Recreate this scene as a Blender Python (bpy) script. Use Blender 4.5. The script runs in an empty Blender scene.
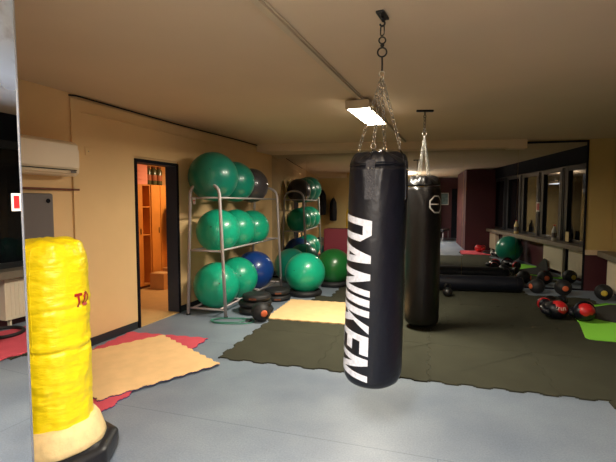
import bpy, bmesh, math, random
from mathutils import Vector, Matrix, noise
random.seed(7)
PI = math.pi
D2R = math.radians
scn = bpy.context.scene
C = scn.collection
CH = 1.53          # camera height
CEIL = 2.63
YM = 8.32          # mirror wall
TH = D2R(6.85)     # side walls run 6.85 deg off the mirror wall's normal
LX, LY = math.sin(TH), math.cos(TH)

def RF(d, s, z=0.0):
    """room frame: d metres from the left wall, s metres along it"""
    return Vector((-3.75*LY + LY*d + LX*s, 3.75*LX - LX*d + LY*s, z))
RZ = -TH

# ------------------------------------------------------------------ materials
def srgb(r, g, b):
    def f(c):
        c /= 255.0
        return c/12.92 if c <= .04045 else ((c+.055)/1.055)**2.4
    return (f(r), f(g), f(b), 1)

def mat(name, col, rough=.6, metal=0.0, bump=0.0, bscale=40, var=0.0, vscale=6, coat=0.0, spec=.5, emit=None, estr=0, ior=None, detail=4):
    m = bpy.data.materials.new(name); m.use_nodes = True
    nt = m.node_tree; b = nt.nodes['Principled BSDF']
    b.inputs['Base Color'].default_value = col
    b.inputs['Roughness'].default_value = rough
    b.inputs['Metallic'].default_value = metal
    b.inputs['Specular IOR Level'].default_value = spec
    b.inputs['Coat Weight'].default_value = coat
    if ior: b.inputs['IOR'].default_value = ior
    if emit:
        b.inputs['Emission Color'].default_value = emit
        b.inputs['Emission Strength'].default_value = estr
    tc = nt.nodes.new('ShaderNodeTexCoord')
    if var:
        n = nt.nodes.new('ShaderNodeTexNoise'); n.inputs['Scale'].default_value = vscale; n.inputs['Detail'].default_value = detail
        nt.links.new(tc.outputs['Object'], n.inputs['Vector'])
        r = nt.nodes.new('ShaderNodeValToRGB')
        r.color_ramp.elements[0].position = .3; r.color_ramp.elements[1].position = .7
        r.color_ramp.elements[0].color = tuple(c*(1-var) for c in col[:3])+(1,)
        r.color_ramp.elements[1].color = tuple(min(1, c*(1+var)) for c in col[:3])+(1,)
        nt.links.new(n.outputs['Fac'], r.inputs['Fac']); nt.links.new(r.outputs['Color'], b.inputs['Base Color'])
    if bump:
        n2 = nt.nodes.new('ShaderNodeTexNoise'); n2.inputs['Scale'].default_value = bscale; n2.inputs['Detail'].default_value = 5
        nt.links.new(tc.outputs['Object'], n2.inputs['Vector'])
        bp = nt.nodes.new('ShaderNodeBump'); bp.inputs['Strength'].default_value = bump; bp.inputs['Distance'].default_value = .01
        nt.links.new(n2.outputs['Fac'], bp.inputs['Height']); nt.links.new(bp.outputs['Normal'], b.inputs['Normal'])
    return m

M = {}
M['ceil'] = mat('ceiling_paint', srgb(212, 189, 157), .85, bump=.05, bscale=80, var=.03, vscale=1.2, spec=.2)
M['wall'] = mat('cream_wall_paint', srgb(226, 190, 138), .7, bump=.08, bscale=60, var=.04, vscale=1.5, spec=.3)
M['wall_b'] = mat('ochre_wall_paint', srgb(190, 166, 110), .75, bump=.08, bscale=60, var=.04, vscale=1.5, spec=.25)
M['maroon'] = mat('maroon_paint', srgb(70, 25, 33), .6, bump=.05, var=.06, vscale=3)
M['maroon_mat'] = mat('maroon_vinyl', srgb(128, 36, 54), .5, bump=.05)
M['black_trim'] = mat('black_trim', srgb(18, 19, 26), .75, spec=.15)
M['slate'] = mat('slate_paint', srgb(62, 66, 76), .6, spec=.2)
M['navy_trim'] = mat('dark_navy_paint', srgb(30, 32, 44), .45)
M['ledge'] = mat('grey_ledge', srgb(120, 108, 92), .5, var=.08)
M['lamp_white'] = mat('lamp_housing', srgb(196, 176, 142), .5)
M['diffuser'] = mat('lamp_diffuser', (1, 1, 1, 1), .4, emit=(1, .93, .80, 1), estr=14)
M['diffuser_cool'] = mat('lamp_diffuser_cool', (1, 1, 1, 1), .4, emit=(.86, .93, 1, 1), estr=8)
M['race'] = mat('raceway_metal', srgb(196, 176, 146), .5)
M['chrome'] = mat('chain_steel', srgb(190, 186, 178), .28, metal=1)
M['link'] = mat('dull_chain_steel', srgb(135, 132, 126), .42, metal=1)
M['darksteel'] = mat('dark_steel', srgb(70, 68, 66), .35, metal=1)
M['blackmetal'] = mat('black_metal', srgb(20, 20, 22), .4)
M['leather'] = mat('black_leather', srgb(13, 16, 26), .40, bump=.25, bscale=30, var=.1, vscale=8, spec=.42)
M['leather2'] = mat('worn_black_leather', srgb(12, 10, 11), .36, bump=.3, bscale=22, var=.15, vscale=8, spec=.5)
M['print'] = mat('worn_white_print', srgb(205, 210, 222), .55, var=.16, vscale=45, detail=8, bump=.2, bscale=60)
M['white'] = mat('white_print', srgb(225, 222, 214), .5)
M['yellow'] = mat('yellow_vinyl', srgb(252, 226, 18), .38, bump=.12, bscale=14, spec=.55)
nt_ = M['yellow'].node_tree
for n_ in list(nt_.nodes):
    if n_.type == 'TEX_NOISE':
        mp_ = nt_.nodes.new('ShaderNodeMapping'); mp_.inputs['Scale'].default_value = (1, 1, 3.2); tc_ = nt_.nodes.new('ShaderNodeTexCoord')
        nt_.links.new(tc_.outputs['Object'], mp_.inputs['Vector']); nt_.links.new(mp_.outputs[0], n_.inputs['Vector']); n_.inputs['Scale'].default_value = 7
    if n_.type == 'BUMP': n_.inputs['Strength'].default_value = .5; n_.inputs['Distance'].default_value = .03
M['redprint'] = mat('red_print', srgb(170, 28, 30), .5)
M['foam'] = mat('beige_foam', srgb(232, 206, 150), .9, bump=.5, bscale=30, var=.08, vscale=20)
M['blackplastic'] = mat('black_plastic', srgb(26, 27, 32), .42, bump=.1, bscale=60)
M['rubber'] = mat('black_rubber', srgb(24, 24, 26), .6, bump=.2, bscale=60)
M['rack'] = mat('grey_rack_tube', srgb(182, 172, 172), .4, metal=.1)
def ballmat(name, c, rough=.32):
    m = mat(name, c, rough, spec=.5, var=.05, vscale=3, coat=.25)
    nt = m.node_tree; b = nt.nodes['Principled BSDF']
    tc = nt.nodes.new('ShaderNodeTexCoord'); w = nt.nodes.new('ShaderNodeTexWave')
    w.bands_direction = 'X'; w.inputs['Scale'].default_value = 14
    nt.links.new(tc.outputs['Object'], w.inputs['Vector'])
    bp = nt.nodes.new('ShaderNodeBump'); bp.inputs['Strength'].default_value = .12; bp.inputs['Distance'].default_value = .002
    nt.links.new(w.outputs['Fac'], bp.inputs['Height']); nt.links.new(bp.outputs['Normal'], b.inputs['Normal'])
    return m
M['teal'] = ballmat('teal_ball_vinyl', srgb(20, 162, 126))
M['tealdark'] = ballmat('deep_teal_ball_vinyl', srgb(12, 118, 98))
M['blueball'] = ballmat('blue_ball_vinyl', srgb(24, 62, 134))
M['greyball'] = ballmat('charcoal_ball_vinyl', srgb(62, 58, 62), .38)
M['greenball'] = ballmat('bottle_green_ball_vinyl', srgb(24, 100, 44))
M['plug'] = mat('valve_plug', srgb(20, 90, 72), .5)
M['olive'] = mat('olive_foam_mat', srgb(62, 62, 50), .92, bump=.5, bscale=160, var=.10, vscale=3, spec=.15)
M['beige'] = mat('beige_foam_mat', srgb(234, 196, 142), .85, bump=.3, bscale=120, var=.05, vscale=8, spec=.2)
M['red'] = mat('rose_red_foam_mat', srgb(206, 84, 98), .85, bump=.3, bscale=120, var=.05, vscale=8, spec=.2)
M['bluefoam'] = mat('blue_foam_underside', srgb(40, 52, 110), .85)
M['lime'] = mat('lime_mat', srgb(146, 230, 72), .7, bump=.2, bscale=120)
M['charcoal'] = mat('charcoal_mat', srgb(50, 48, 46), .85, bump=.2, bscale=120)
M['red_leather'] = mat('red_leather', srgb(196, 32, 36), .4, bump=.2, bscale=30)
M['orange'] = mat('orange_rubber', srgb(216, 104, 62), .5)
M['yel'] = mat('yellow_rubber', srgb(206, 178, 60), .5)
M['radiator'] = mat('radiator_enamel', srgb(226, 214, 190), .4)
M['ac'] = mat('ac_plastic', srgb(232, 212, 180), .4)
M['grey'] = mat('grey_vinyl', srgb(104, 96, 94), .6, bump=.05)
M['glass'] = mat('night_window_glass', (.006, .007, .009, 1), .015, spec=.5, ior=1.45)
M['frame'] = mat('dark_window_frame', srgb(22, 23, 28), .4)
M['alu'] = mat('pale_aluminium', srgb(104, 108, 116), .5, metal=.2)
M['web'] = mat('black_webbing', srgb(38, 40, 48), .5, bump=.4, bscale=120)
M['lockerwood'] = mat('orange_locker_wood', srgb(214, 140, 60), .5, var=.1, vscale=4)
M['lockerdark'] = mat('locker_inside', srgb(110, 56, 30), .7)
M['pinkpanel'] = mat('pink_panel', srgb(230, 150, 130), .7)
M['tan'] = mat('tan_floor', srgb(205, 165, 105), .6, var=.05)
M['card'] = mat('cardboard', srgb(200, 150, 90), .8, var=.06)
M['cloth'] = mat('black_cloth', srgb(26, 24, 26), .9, bump=.3)
M['tube'] = mat('green_tubing', srgb(60, 130, 108), .4)
M['picture'] = mat('pale_blue_print', srgb(120, 150, 156), .5, var=.3, vscale=9)
M['skirt'] = mat('dark_baseboard', srgb(40, 42, 46), .5)

# mirror
def mirror_mat(name, tint=.82, painted_reflection=False):
    m = bpy.data.materials.new(name); m.use_nodes = True
    nt = m.node_tree; b = nt.nodes['Principled BSDF']
    b.inputs['Base Color'].default_value = (tint, tint, tint*.98, 1)
    b.inputs['Metallic'].default_value = 1; b.inputs['Roughness'].default_value = 0.0
    if painted_reflection:   # bluish ceiling reflection painted into the upper part of the glass
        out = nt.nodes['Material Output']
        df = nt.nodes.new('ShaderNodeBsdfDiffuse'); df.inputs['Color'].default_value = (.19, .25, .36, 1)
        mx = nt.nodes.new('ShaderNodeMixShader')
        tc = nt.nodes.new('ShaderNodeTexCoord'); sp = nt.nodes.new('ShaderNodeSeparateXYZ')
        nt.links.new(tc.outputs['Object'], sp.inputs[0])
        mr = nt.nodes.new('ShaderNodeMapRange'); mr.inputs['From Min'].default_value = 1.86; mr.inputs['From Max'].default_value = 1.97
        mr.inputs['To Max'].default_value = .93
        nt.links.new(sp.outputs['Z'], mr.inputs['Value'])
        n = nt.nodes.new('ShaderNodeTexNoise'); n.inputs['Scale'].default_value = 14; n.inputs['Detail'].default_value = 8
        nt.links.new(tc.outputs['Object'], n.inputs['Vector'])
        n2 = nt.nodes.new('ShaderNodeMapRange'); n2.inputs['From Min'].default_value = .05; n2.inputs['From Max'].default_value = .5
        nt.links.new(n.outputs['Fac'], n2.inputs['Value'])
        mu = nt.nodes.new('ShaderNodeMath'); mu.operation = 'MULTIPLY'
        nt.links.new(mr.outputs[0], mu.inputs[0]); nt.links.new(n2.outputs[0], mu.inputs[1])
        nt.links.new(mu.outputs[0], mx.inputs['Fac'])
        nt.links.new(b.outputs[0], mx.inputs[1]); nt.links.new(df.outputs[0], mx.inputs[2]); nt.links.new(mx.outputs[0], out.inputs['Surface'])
    return m
M['mirror'] = mirror_mat('mirror_glass', .66)
M['mirror_painted'] = mirror_mat('mirror_glass_painted_top', .85, True)

# linoleum floor: grey blue sheets with thin welded seams and specks
def floor_mat():
    m = mat('grey_blue_linoleum', srgb(126, 140, 156), .42, spec=.45, bump=.04, bscale=30)
    nt = m.node_tree; b = nt.nodes['Principled BSDF']
    tc = nt.nodes.new('ShaderNodeTexCoord')
    n = nt.nodes.new('ShaderNodeTexNoise'); n.inputs['Scale'].default_value = 1.3; n.inputs['Detail'].default_value = 6
    n3 = nt.nodes.new('ShaderNodeTexNoise'); n3.inputs['Scale'].default_value = 90; n3.inputs['Detail'].default_value = 3
    for k in (n, n3): nt.links.new(tc.outputs['Object'], k.inputs['Vector'])
    r = nt.nodes.new('ShaderNodeValToRGB'); r.color_ramp.elements[0].position = .3; r.color_ramp.elements[1].position = .72
    r.color_ramp.elements[0].color = srgb(110, 122, 138); r.color_ramp.elements[1].color = srgb(140, 152, 164)
    nt.links.new(n.outputs['Fac'], r.inputs['Fac'])
    r2 = nt.nodes.new('ShaderNodeValToRGB'); r2.color_ramp.elements[0].position = .3; r2.color_ramp.elements[1].position = .7
    r2.color_ramp.elements[0].color = (.82, .82, .84, 1); r2.color_ramp.elements[1].color = (1.1, 1.1, 1.08, 1)
    nt.links.new(n3.outputs['Fac'], r2.inputs['Fac'])
    mx = nt.nodes.new('ShaderNodeMix'); mx.data_type = 'RGBA'; mx.blend_type = 'MULTIPLY'; mx.inputs['Factor'].default_value = 1
    nt.links.new(r.outputs['Color'], mx.inputs['A']); nt.links.new(r2.outputs['Color'], mx.inputs['B'])
    br = nt.nodes.new('ShaderNodeTexBrick'); br.inputs['Scale'].default_value = 1; br.inputs['Brick Width'].default_value = 5.0
    br.inputs['Row Height'].default_value = 1.5; br.inputs['Mortar Size'].default_value = .004; br.inputs['Mortar Smooth'].default_value = .3
    br.inputs['Color1'].default_value = (1, 1, 1, 1); br.inputs['Color2'].default_value = (.97, .97, .97, 1); br.inputs['Mortar'].default_value = (.62, .64, .68, 1)
    mp = nt.nodes.new('ShaderNodeMapping'); mp.inputs['Rotation'].default_value = (0, 0, D2R(4)); mp.inputs['Location'].default_value = (0, .42, 0)
    nt.links.new(tc.outputs['Object'], mp.inputs['Vector']); nt.links.new(mp.outputs[0], br.inputs['Vector'])
    mx2 = nt.nodes.new('ShaderNodeMix'); mx2.data_type = 'RGBA'; mx2.blend_type = 'MULTIPLY'; mx2.inputs['Factor'].default_value = 1
    nt.links.new(mx.outputs['Result'], mx2.inputs['A']); nt.links.new(br.outputs['Color'], mx2.inputs['B'])
    nt.links.new(mx2.outputs['Result'], b.inputs['Base Color'])
    return m
M['floor'] = floor_mat()

# ------------------------------------------------------------------ mesh building
class MB:
    def __init__(s): s.bm = bmesh.new()
    def box(s, x0, x1, y0, y1, z0, z1, bev=0, rot=None, piv=(0, 0, 0), seg=2):
        t = bmesh.new(); bmesh.ops.create_cube(t, size=1)
        for v in t.verts:
            v.co = Vector(((x0+x1)/2+v.co.x*(x1-x0), (y0+y1)/2+v.co.y*(y1-y0), (z0+z1)/2+v.co.z*(z1-z0)))
        if bev: bmesh.ops.bevel(t, geom=list(t.edges), offset=bev, segments=seg, affect='EDGES', profile=.5)
        if rot: bmesh.ops.transform(t, matrix=Matrix.Translation(piv) @ rot.to_4x4() @ Matrix.Translation(-Vector(piv)), verts=t.verts)
        return s.merge(t)
    def merge(s, t):
        me = bpy.data.meshes.new('tmp'); t.to_mesh(me); t.free(); s.bm.from_mesh(me); bpy.data.meshes.remove(me); return s
    def cyl(s, a, b, r, n=16, r2=None, smooth=True):
        a, b = Vector(a), Vector(b); r2 = r if r2 is None else r2
        t = bmesh.new(); bmesh.ops.create_cone(t, cap_ends=True, segments=n, radius1=r, radius2=r2, depth=(b-a).length)
        q = Vector((0, 0, 1)).rotation_difference((b-a).normalized())
        bmesh.ops.transform(t, matrix=Matrix.Translation((a+b)/2) @ q.to_matrix().to_4x4(), verts=t.verts)
        for f in t.faces: f.smooth = smooth and len(f.verts) == 4
        return s.merge(t)
    def sphere(s, c, r, n=32, sc=(1, 1, 1), rot=None):
        t = bmesh.new(); bmesh.ops.create_uvsphere(t, u_segments=n, v_segments=n//2, radius=r)
        mt = Matrix.Translation(c) @ (rot.to_4x4() if rot else Matrix()) @ Matrix.Diagonal((*sc, 1))
        bmesh.ops.transform(t, matrix=mt, verts=t.verts)
        for f in t.faces: f.smooth = True
        return s.merge(t)
    def torus(s, c, R, r, q=None, n=20, k=8, sx=1.0):
        """ring in local xy plane, stretched along x by sx, then rotated by matrix q"""
        vs = []; bm = s.bm; q = q or Matrix.Identity(3); c = Vector(c)
        for i in range(n):
            a = 2*PI*i/n; row = []
            cx, cy = math.cos(a)*R, math.sin(a)*R
            if sx > 1: cx += (sx-1)*R*(1 if cx > 0 else -1) if abs(cx) > 1e-6 else 0
            for j in range(k):
                b = 2*PI*j/k
                p = Vector((cx+math.cos(a)*math.cos(b)*r, cy+math.sin(a)*math.cos(b)*r, math.sin(b)*r))
                row.append(bm.verts.new(q @ p + c))
            vs.append(row)
        for i in range(n):
            for j in range(k):
                f = bm.faces.new((vs[i][j], vs[(i+1) % n][j], vs[(i+1) % n][(j+1) % k], vs[i][(j+1) % k])); f.smooth = True
        return s
    def lathe(s, prof, n=48, fn=None, c=(0, 0, 0), smooth=True):
        bm = s.bm; rows = []
        for (r, z) in prof:
            row = []
            for i in range(n):
                a = 2*PI*i/n; rr, zz = (r, z) if fn is None else fn(r, z, a)
                row.append(bm.verts.new((c[0]+rr*math.cos(a), c[1]+rr*math.sin(a), c[2]+zz)))
            rows.append(row)
        for k in range(len(rows)-1):
            for i in range(n):
                f = bm.faces.new((rows[k][i], rows[k][(i+1) % n], rows[k+1][(i+1) % n], rows[k+1][i])); f.smooth = smooth
        for row, fl in ((rows[0], True), (rows[-1], False)):
            f = bm.faces.new(row[::-1] if fl else row); f.smooth = False
        return s
    def prism(s, poly, z0, z1):
        bm = s.bm
        lo = [bm.verts.new((x, y, z0)) for x, y in poly]; hi = [bm.verts.new((x, y, z1)) for x, y in poly]
        n = len(poly)
        bm.faces.new(lo[::-1]); bm.faces.new(hi)
        for i in range(n): bm.faces.new((lo[i], lo[(i+1) % n], hi[(i+1) % n], hi[i]))
        return s
    def tube(s, pts, r, k=8, closed=False, cap=True):
        bm = s.bm; pts = [Vector(p) for p in pts]; n = len(pts); rows = []
        up = None
        for i, p in enumerate(pts):
            a = pts[(i-1) % n] if (closed or i > 0) else p
            b = pts[(i+1) % n] if (closed or i < n-1) else p
            t = (b-a).normalized()
            if up is None:
                up = Vector((0, 0, 1)) if abs(t.z) < .9 else Vector((1, 0, 0))
            u = (up - t*up.dot(t)).normalized(); w = t.cross(u); up = u
            rows.append([bm.verts.new(p + (u*math.cos(2*PI*j/k)+w*math.sin(2*PI*j/k))*r) for j in range(k)])
        m = n if closed else n-1
        for i in range(m):
            for j in range(k):
                f = bm.faces.new((rows[i][j], rows[i][(j+1) % k], rows[(i+1) % n][(j+1) % k], rows[(i+1) % n][j])); f.smooth = True
        if not closed and cap:
            bm.faces.new(rows[0]); bm.faces.new(rows[-1][::-1])
        return s
    def build(s, name, m, parent=None, loc=(0, 0, 0), rz=0):
        bmesh.ops.recalc_face_normals(s.bm, faces=s.bm.faces)
        me = bpy.data.meshes.new(name); s.bm.to_mesh(me); s.bm.free(); me.materials.append(m)
        o = bpy.data.objects.new(name, me); C.objects.link(o)
        o.parent = parent; o.location = loc; o.rotation_euler = (0, 0, rz)
        return o

def tag(o, label=None, cat=None, group=None, kind=None):
    if label: o['label'] = label
    if cat: o['category'] = cat
    if group: o['group'] = group
    if kind: o['kind'] = kind
    return o
def thing(name, label, cat, loc=(0, 0, 0), rz=0, group=None):
    o = bpy.data.objects.new(name, None); C.objects.link(o); o.empty_display_size = .1
    o.location = loc; o.rotation_euler = (0, 0, rz)
    return tag(o, label, cat, group)
def struct(name, mb, m, room=True, parent=None):
    o = mb.build(name, m, parent, *( (RF(0, 0), RZ) if (room and parent is None) else ((0, 0, 0), 0)))
    if parent is None: o['kind'] = 'structure'
    return o
def dup(root, loc, rz=None, label=None, group=None):
    r = root.copy(); C.objects.link(r); r.location = loc
    if rz is not None: r.rotation_euler = (0, 0, rz)
    if label: r['label'] = label
    if group: r['group'] = group
    for ch in list(root.children):
        c = ch.copy(); C.objects.link(c); c.parent = r
        for g in list(ch.children):
            h = g.copy(); C.objects.link(h); h.parent = c
    return r

# ------------------------------------------------------------------ the room
# floor slab (world frame) and ceiling
struct('floor', MB().box(-3.79, 4.4, -3.4, 8.6, -.1, 0), M['floor'], room=False)
struct('ceiling', MB().box(-4.6, 4.4, -3.4, 8.9, CEIL, CEIL+.12), M['ceil'], room=False)
# left wall with door opening s 4.13..4.96, height 2.03
DS0, DS1, DH = 4.13, 4.885, 2.03
w = MB().box(-.16, 0, -3.0, DS0, 0, CEIL).box(-.16, 0, DS1, 8.95, 0, CEIL).box(-.16, 0, DS0, DS1, DH, CEIL)
struct('wall_left', w, M['wall'])
# proud cladding panel with a ridge under its top
w = MB().box(0, .018, 3.24, DS0-.04, .09, 2.585, .004).box(0, .018, DS1+.04, 8.55, .09, 2.585, .004).box(0, .018, DS0-.05, DS1+.05, DH+.06, 2.585, .004)
struct('trim_1', w, M['wall'])
struct('trim_2', MB().box(.018, .028, 3.36, 8.5, 2.45, 2.462, .003), M['wall'])
struct('trim_3', MB().tube([(.02, 3.22, 2.60), (.024, 3.3, 2.612), (.022, 5, 2.60), (.026, 6.5, 2.612), (.03, 8.3, 2.606)], .008, 6), M['black_trim'])
struct('baseboard_left', MB().box(.0, .022, 3.0, DS0-.05, 0, .085, .003).box(.0, .022, DS1+.05, 8.5, 0, .085, .003), M['skirt'])
# back wall (behind the mirror), trim rail and wainscot to the right of the mirror
struct('wall_back', MB().box(-3.3, 3.75, YM+.02, YM+.18, 0, CEIL), M['wall_b'], room=False)
struct('wall_back_wainscot', MB().box(2.955, 3.42, YM-.004, YM+.02, 0, .63), M['maroon'], room=False)
struct('trim_4', MB().box(2.955, 3.30, YM-.03, YM+.02, .63, .715, .004), M['ceil'], room=False)
# dropped beam in front of the mirror
bm_ = MB().prism([(-2.86, 7.66), (1.80, 8.12), (1.80, 8.315), (-2.86, 8.315)], CEIL-.135, CEIL)
bm_.box(1.62, 1.93, 8.10, 8.315, CEIL-.155, CEIL)
struct('trim_5', bm_, M['ceil'], room=False)
# right wall: maroon base, ledge, lintel; five dark windows
DR = 6.095
struct('wall_right', MB().box(DR, DR+.2, -3.4, 8.66, 0, .62), M['maroon'])
struct('wall_right_upper', MB().box(DR, DR+.2, -3.4, 1.95, .62, CEIL).box(DR, DR+.2, 8.04, 8.66, .62, CEIL), M['wall_b'])
lw = MB().box(DR-.01, DR+.2, 1.95, 8.04, 2.30, CEIL)
struct('trim_6', lw, M['black_trim'])
tl = struct('trim_7', MB().box(DR-.24, DR+.05, 1.95, 8.52, .625, .715, .006), M['ledge'])
cent = [7.39, 6.20, 5.0, 3.83, 2.60]
for i, cs in enumerate(cent):
    w = bpy.data.objects.new('window_%d' % (i+1), None); C.objects.link(w); w.location = RF(DR, cs, .715); w.rotation_euler = (0, 0, RZ); w['kind'] = 'structure'
    f = MB()
    hw = .60; gw = .40
    f.box(.02, .12, -hw, -gw, 0, 1.585, .004).box(.02, .12, gw, hw, 0, 1.585, .004)
    f.box(.02, .12, -gw, gw, 0, .07, .004).box(.02, .12, -gw, gw, 1.49, 1.585, .004)
    f.build('window_frame', M['frame'], w)
    MB().box(.07, .08, -gw, gw, .06, 1.50).build('window_pane', M['glass'], w)
    MB().box(.005, .022, -hw+.03, -hw+.05, .02, 1.56).box(.005, .022, hw-.05, hw-.03, .02, 1.56).build('window_edge_strip', M['frame'], w)
# end wall behind the camera and the maroon boxed-out corner
struct('wall_front', MB().box(-5.2, .75, -2.2, -2.0, 0, CEIL), M['wall_b'], room=False)
struct('wall_front_right', MB().box(.75, 3.2, -3.1, -2.95, 0, CEIL).box(.75, .9, -3.0, -2.0, 0, CEIL), M['maroon'], room=False)
struct('wall_partition', MB().box(1.72, 2.62, -.6, 2.0, 0, 2.60), M['maroon'], room=False)
# pillar with the near mirror
struct('wall_pillar', MB().box(1.35, 2.245, -.6, 1.086, 0, CEIL), M['wall_b'])

# door frame (opens to the locker room)
dr = bpy.data.objects.new('door_1', None); C.objects.link(dr); dr.location = RF(0, DS0); dr.rotation_euler = (0, 0, RZ); dr['kind'] = 'structure'
W_ = DS1-DS0
f = MB().box(-.17, .03, -.032, .0, 0, DH+.035, .004).box(-.17, .03, W_, W_+.032, 0, DH+.035, .004).box(-.17, .03, 0, W_, DH, DH+.035, .004)
f.build('door_frame', M['black_trim'], dr)
MB().box(-.165, .015, W_-.006, W_, .012, DH-.006).box(-.165, .015, 0, .006, .012, DH-.006).box(-.165, .015, .006, W_-.006, DH-.006, DH).build('jamb_lining', M['slate'], dr)
# leaf swung open into the locker room, against the far jamb
lf = MB().box(-.88, -.18, -.075, -.035, .01, DH-.02, .003).build('door_leaf', M['navy_trim'], dr)
hd = MB().cyl((-.80, -.036, 1.02), (-.80, .01, 1.02), .01, 10).cyl((-.80, .005, 1.02), (-.68, .005, 1.02), .009, 10)
hd.build('door_handle', M['chrome'], lf)
MB().box(-.16, .02, 0, W_, 0, .012, .003).build('threshold', M['tan'], dr)

# locker room shell
struct('floor_locker_room', MB().box(-3.2, -.16, 3.0, 8.6, -.1, .004), M['tan'])
struct('wall_locker_back', MB().box(-2.22, -2.1, 3.0, 8.6, 0, 2.5), M['wall'])
struct('wall_locker_near', MB().box(-2.1, -.16, 3.0, 3.1, 0, 2.5), M['wall'])
struct('wall_locker_far', MB().box(-2.1, -.16, 8.0, 8.1, 0, 2.5), M['wall'])
struct('ceiling_locker_room', MB().box(-2.3, -.16, 3.0, 8.6, 2.5, 2.55), M['wall'])

# lockers: fronts at d=-1.6
def locker(s0, wd, open_, label):
    t = thing('locker', label, 'locker', RF(-1.62, s0), RZ, 'orange lockers in the side room')
    MB().box(-.45, 0, 0, .018, .05, 1.86).box(-.45, 0, wd-.018, wd, .05, 1.86).box(-.45, 0, .018, wd-.018, .05, .08).box(-.45, 0, .018, wd-.018, 1.84, 1.86).box(-.45, -.43, .018, wd-.018, .08, 1.84).build('body', M['lockerwood'], t)
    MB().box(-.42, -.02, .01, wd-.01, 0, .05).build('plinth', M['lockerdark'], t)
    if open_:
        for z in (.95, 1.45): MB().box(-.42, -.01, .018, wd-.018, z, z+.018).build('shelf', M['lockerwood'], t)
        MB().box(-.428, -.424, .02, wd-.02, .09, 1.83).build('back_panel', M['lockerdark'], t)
    else:
        d = MB().box(0, .018, .004, wd-.004, .055, 1.855, .003).build('door', M['lockerwood'], t)
        MB().box(.018, .03, wd-.06, wd-.045, .98, 1.08, .003).build('handle', M['darksteel'], d)
    return t
locker(5.80, .24, False, 'orange locker left of the open one, mostly hidden by the left door post')
locker(6.045, .22, True, 'open orange locker with shelves and a dark inside, behind the doorway')
locker(6.27, .24, False, 'closed orange locker right next to the open shelved locker')
locker(6.515, .24, False, 'closed orange locker half covered by the hanging black jacket')
locker(6.76, .24, False, 'closed orange locker farthest right, hidden behind the right door post')
o = tag(MB().box(-.4, -.02, 0, .25, 0, .38, .006).box(-.018, -.01, .03, .22, .08, .10).box(-.018, -.01, .03, .22, .15, .17).box(-.018, -.01, .03, .22, .22, .24).build('crate', M['pinkpanel'], None, RF(-1.62, 5.98, 1.862), RZ), 'pink slatted crate on top of the open locker', 'crate')
jar = thing('jar', 'dark glass jar beside the pink crate on the locker tops', 'jar', RF(-1.72, 6.33, 1.862), RZ, 'dark jars on top of the lockers')
MB().lathe([(.055, 0), (.06, .02), (.06, .26), (.04, .30), (.035, .31)], 20).build('glass_body', mat('dark_olive_glass', srgb(70, 74, 50), .2), jar)
MB().lathe([(.038, .31), (.042, .315), (.042, .34), (.03, .345)], 20).build('lid', M['lockerdark'], jar)
MB().lathe([(.061, .08), (.0615, .085), (.0615, .18), (.061, .185)], 20).build('paper_label', mat('rust_label', srgb(150, 84, 50), .6), jar)
dup(jar, RF(-1.72, 6.48, 1.862), RZ, 'middle dark glass jar of the three on the locker tops')
dup(jar, RF(-1.72, 6.63, 1.862), RZ, 'rightmost dark glass jar on the locker tops, next to the right door post')
# jacket on a hook
j = thing('jacket', 'black jacket hanging against the closed lockers in the side room', 'jacket', RF(-1.57, 6.66, .70), RZ)
def jf(r, z, a):
    return r*(1+.12*math.sin(5*a+z*6)), z
MB().lathe([(.04, 0), (.065, .02), (.07, .3), (.062, .55), (.066, .72), (.04, .80), (.02, .83)], 28, jf, (.075, 0, 0)).build('jacket_body', M['cloth'], j)
for sg in (-1, 1): MB().tube([(.08, sg*.06, .74), (.09, sg*.09, .5), (.1, sg*.085, .2)], .035, 10).build('sleeve', M['cloth'], j)
MB().tube([(.028, 0, .86), (.05, 0, .87), (.06, 0, .85), (.06, 0, .80)], .006, 6).build('hook', M['darksteel'], j)
def carton(loc, sx, sy, sz, rz, label):
    t = thing('cardboard_box', label, 'box', loc, rz, 'boxes on the side room floor')
    MB().box(-sx/2, sx/2, -sy/2, sy/2, 0, sz, .004).build('carton', M['card'], t)
    MB().box(-sx/2-.001, sx/2+.001, -.02, .02, sz*.4, sz+.0015).build('tape', M['foam'], t)
carton(RF(-1.36, 6.22, .004), .3, .28, .28, RZ, 'small tan cardboard box on the floor, left of the other one')
carton(RF(-1.34, 6.58, .004), .3, .36, .33, RZ, 'larger cardboard box on the floor below the jacket')

# ------------------------------------------------------------------ lamps
def fixture(name_label, loc, rz, ln, wd, dm, col, power, group):
    t = thing('ceiling_light', name_label, 'ceiling light', loc, rz, group)
    MB().box(-wd/2, wd/2, -ln/2, ln/2, -.07, 0, .004).build('housing', M['lamp_white'], t)
    MB().box(-wd/2+.008, wd/2-.008, -ln/2+.008, ln/2-.008, -.085, -.068, .004).build('diffuser', dm, t)
    for s in (-1, 1): MB().box(-wd/2-.004, wd/2+.004, s*(ln/2)-.006, s*(ln/2)+.006, -.088, 0, .003).build('end_cap', M['lamp_white'], t)
    la = bpy.data.lights.new('lamp_glow', 'AREA'); la.shape = 'RECTANGLE'; la.size = wd*.9; la.size_y = ln*.95
    la.energy = power; la.color = col; la.spread = D2R(170)
    lo = bpy.data.objects.new('tube_light', la); C.objects.link(lo); lo.parent = t; lo.location = (0, 0, -.092)
    return t
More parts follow.
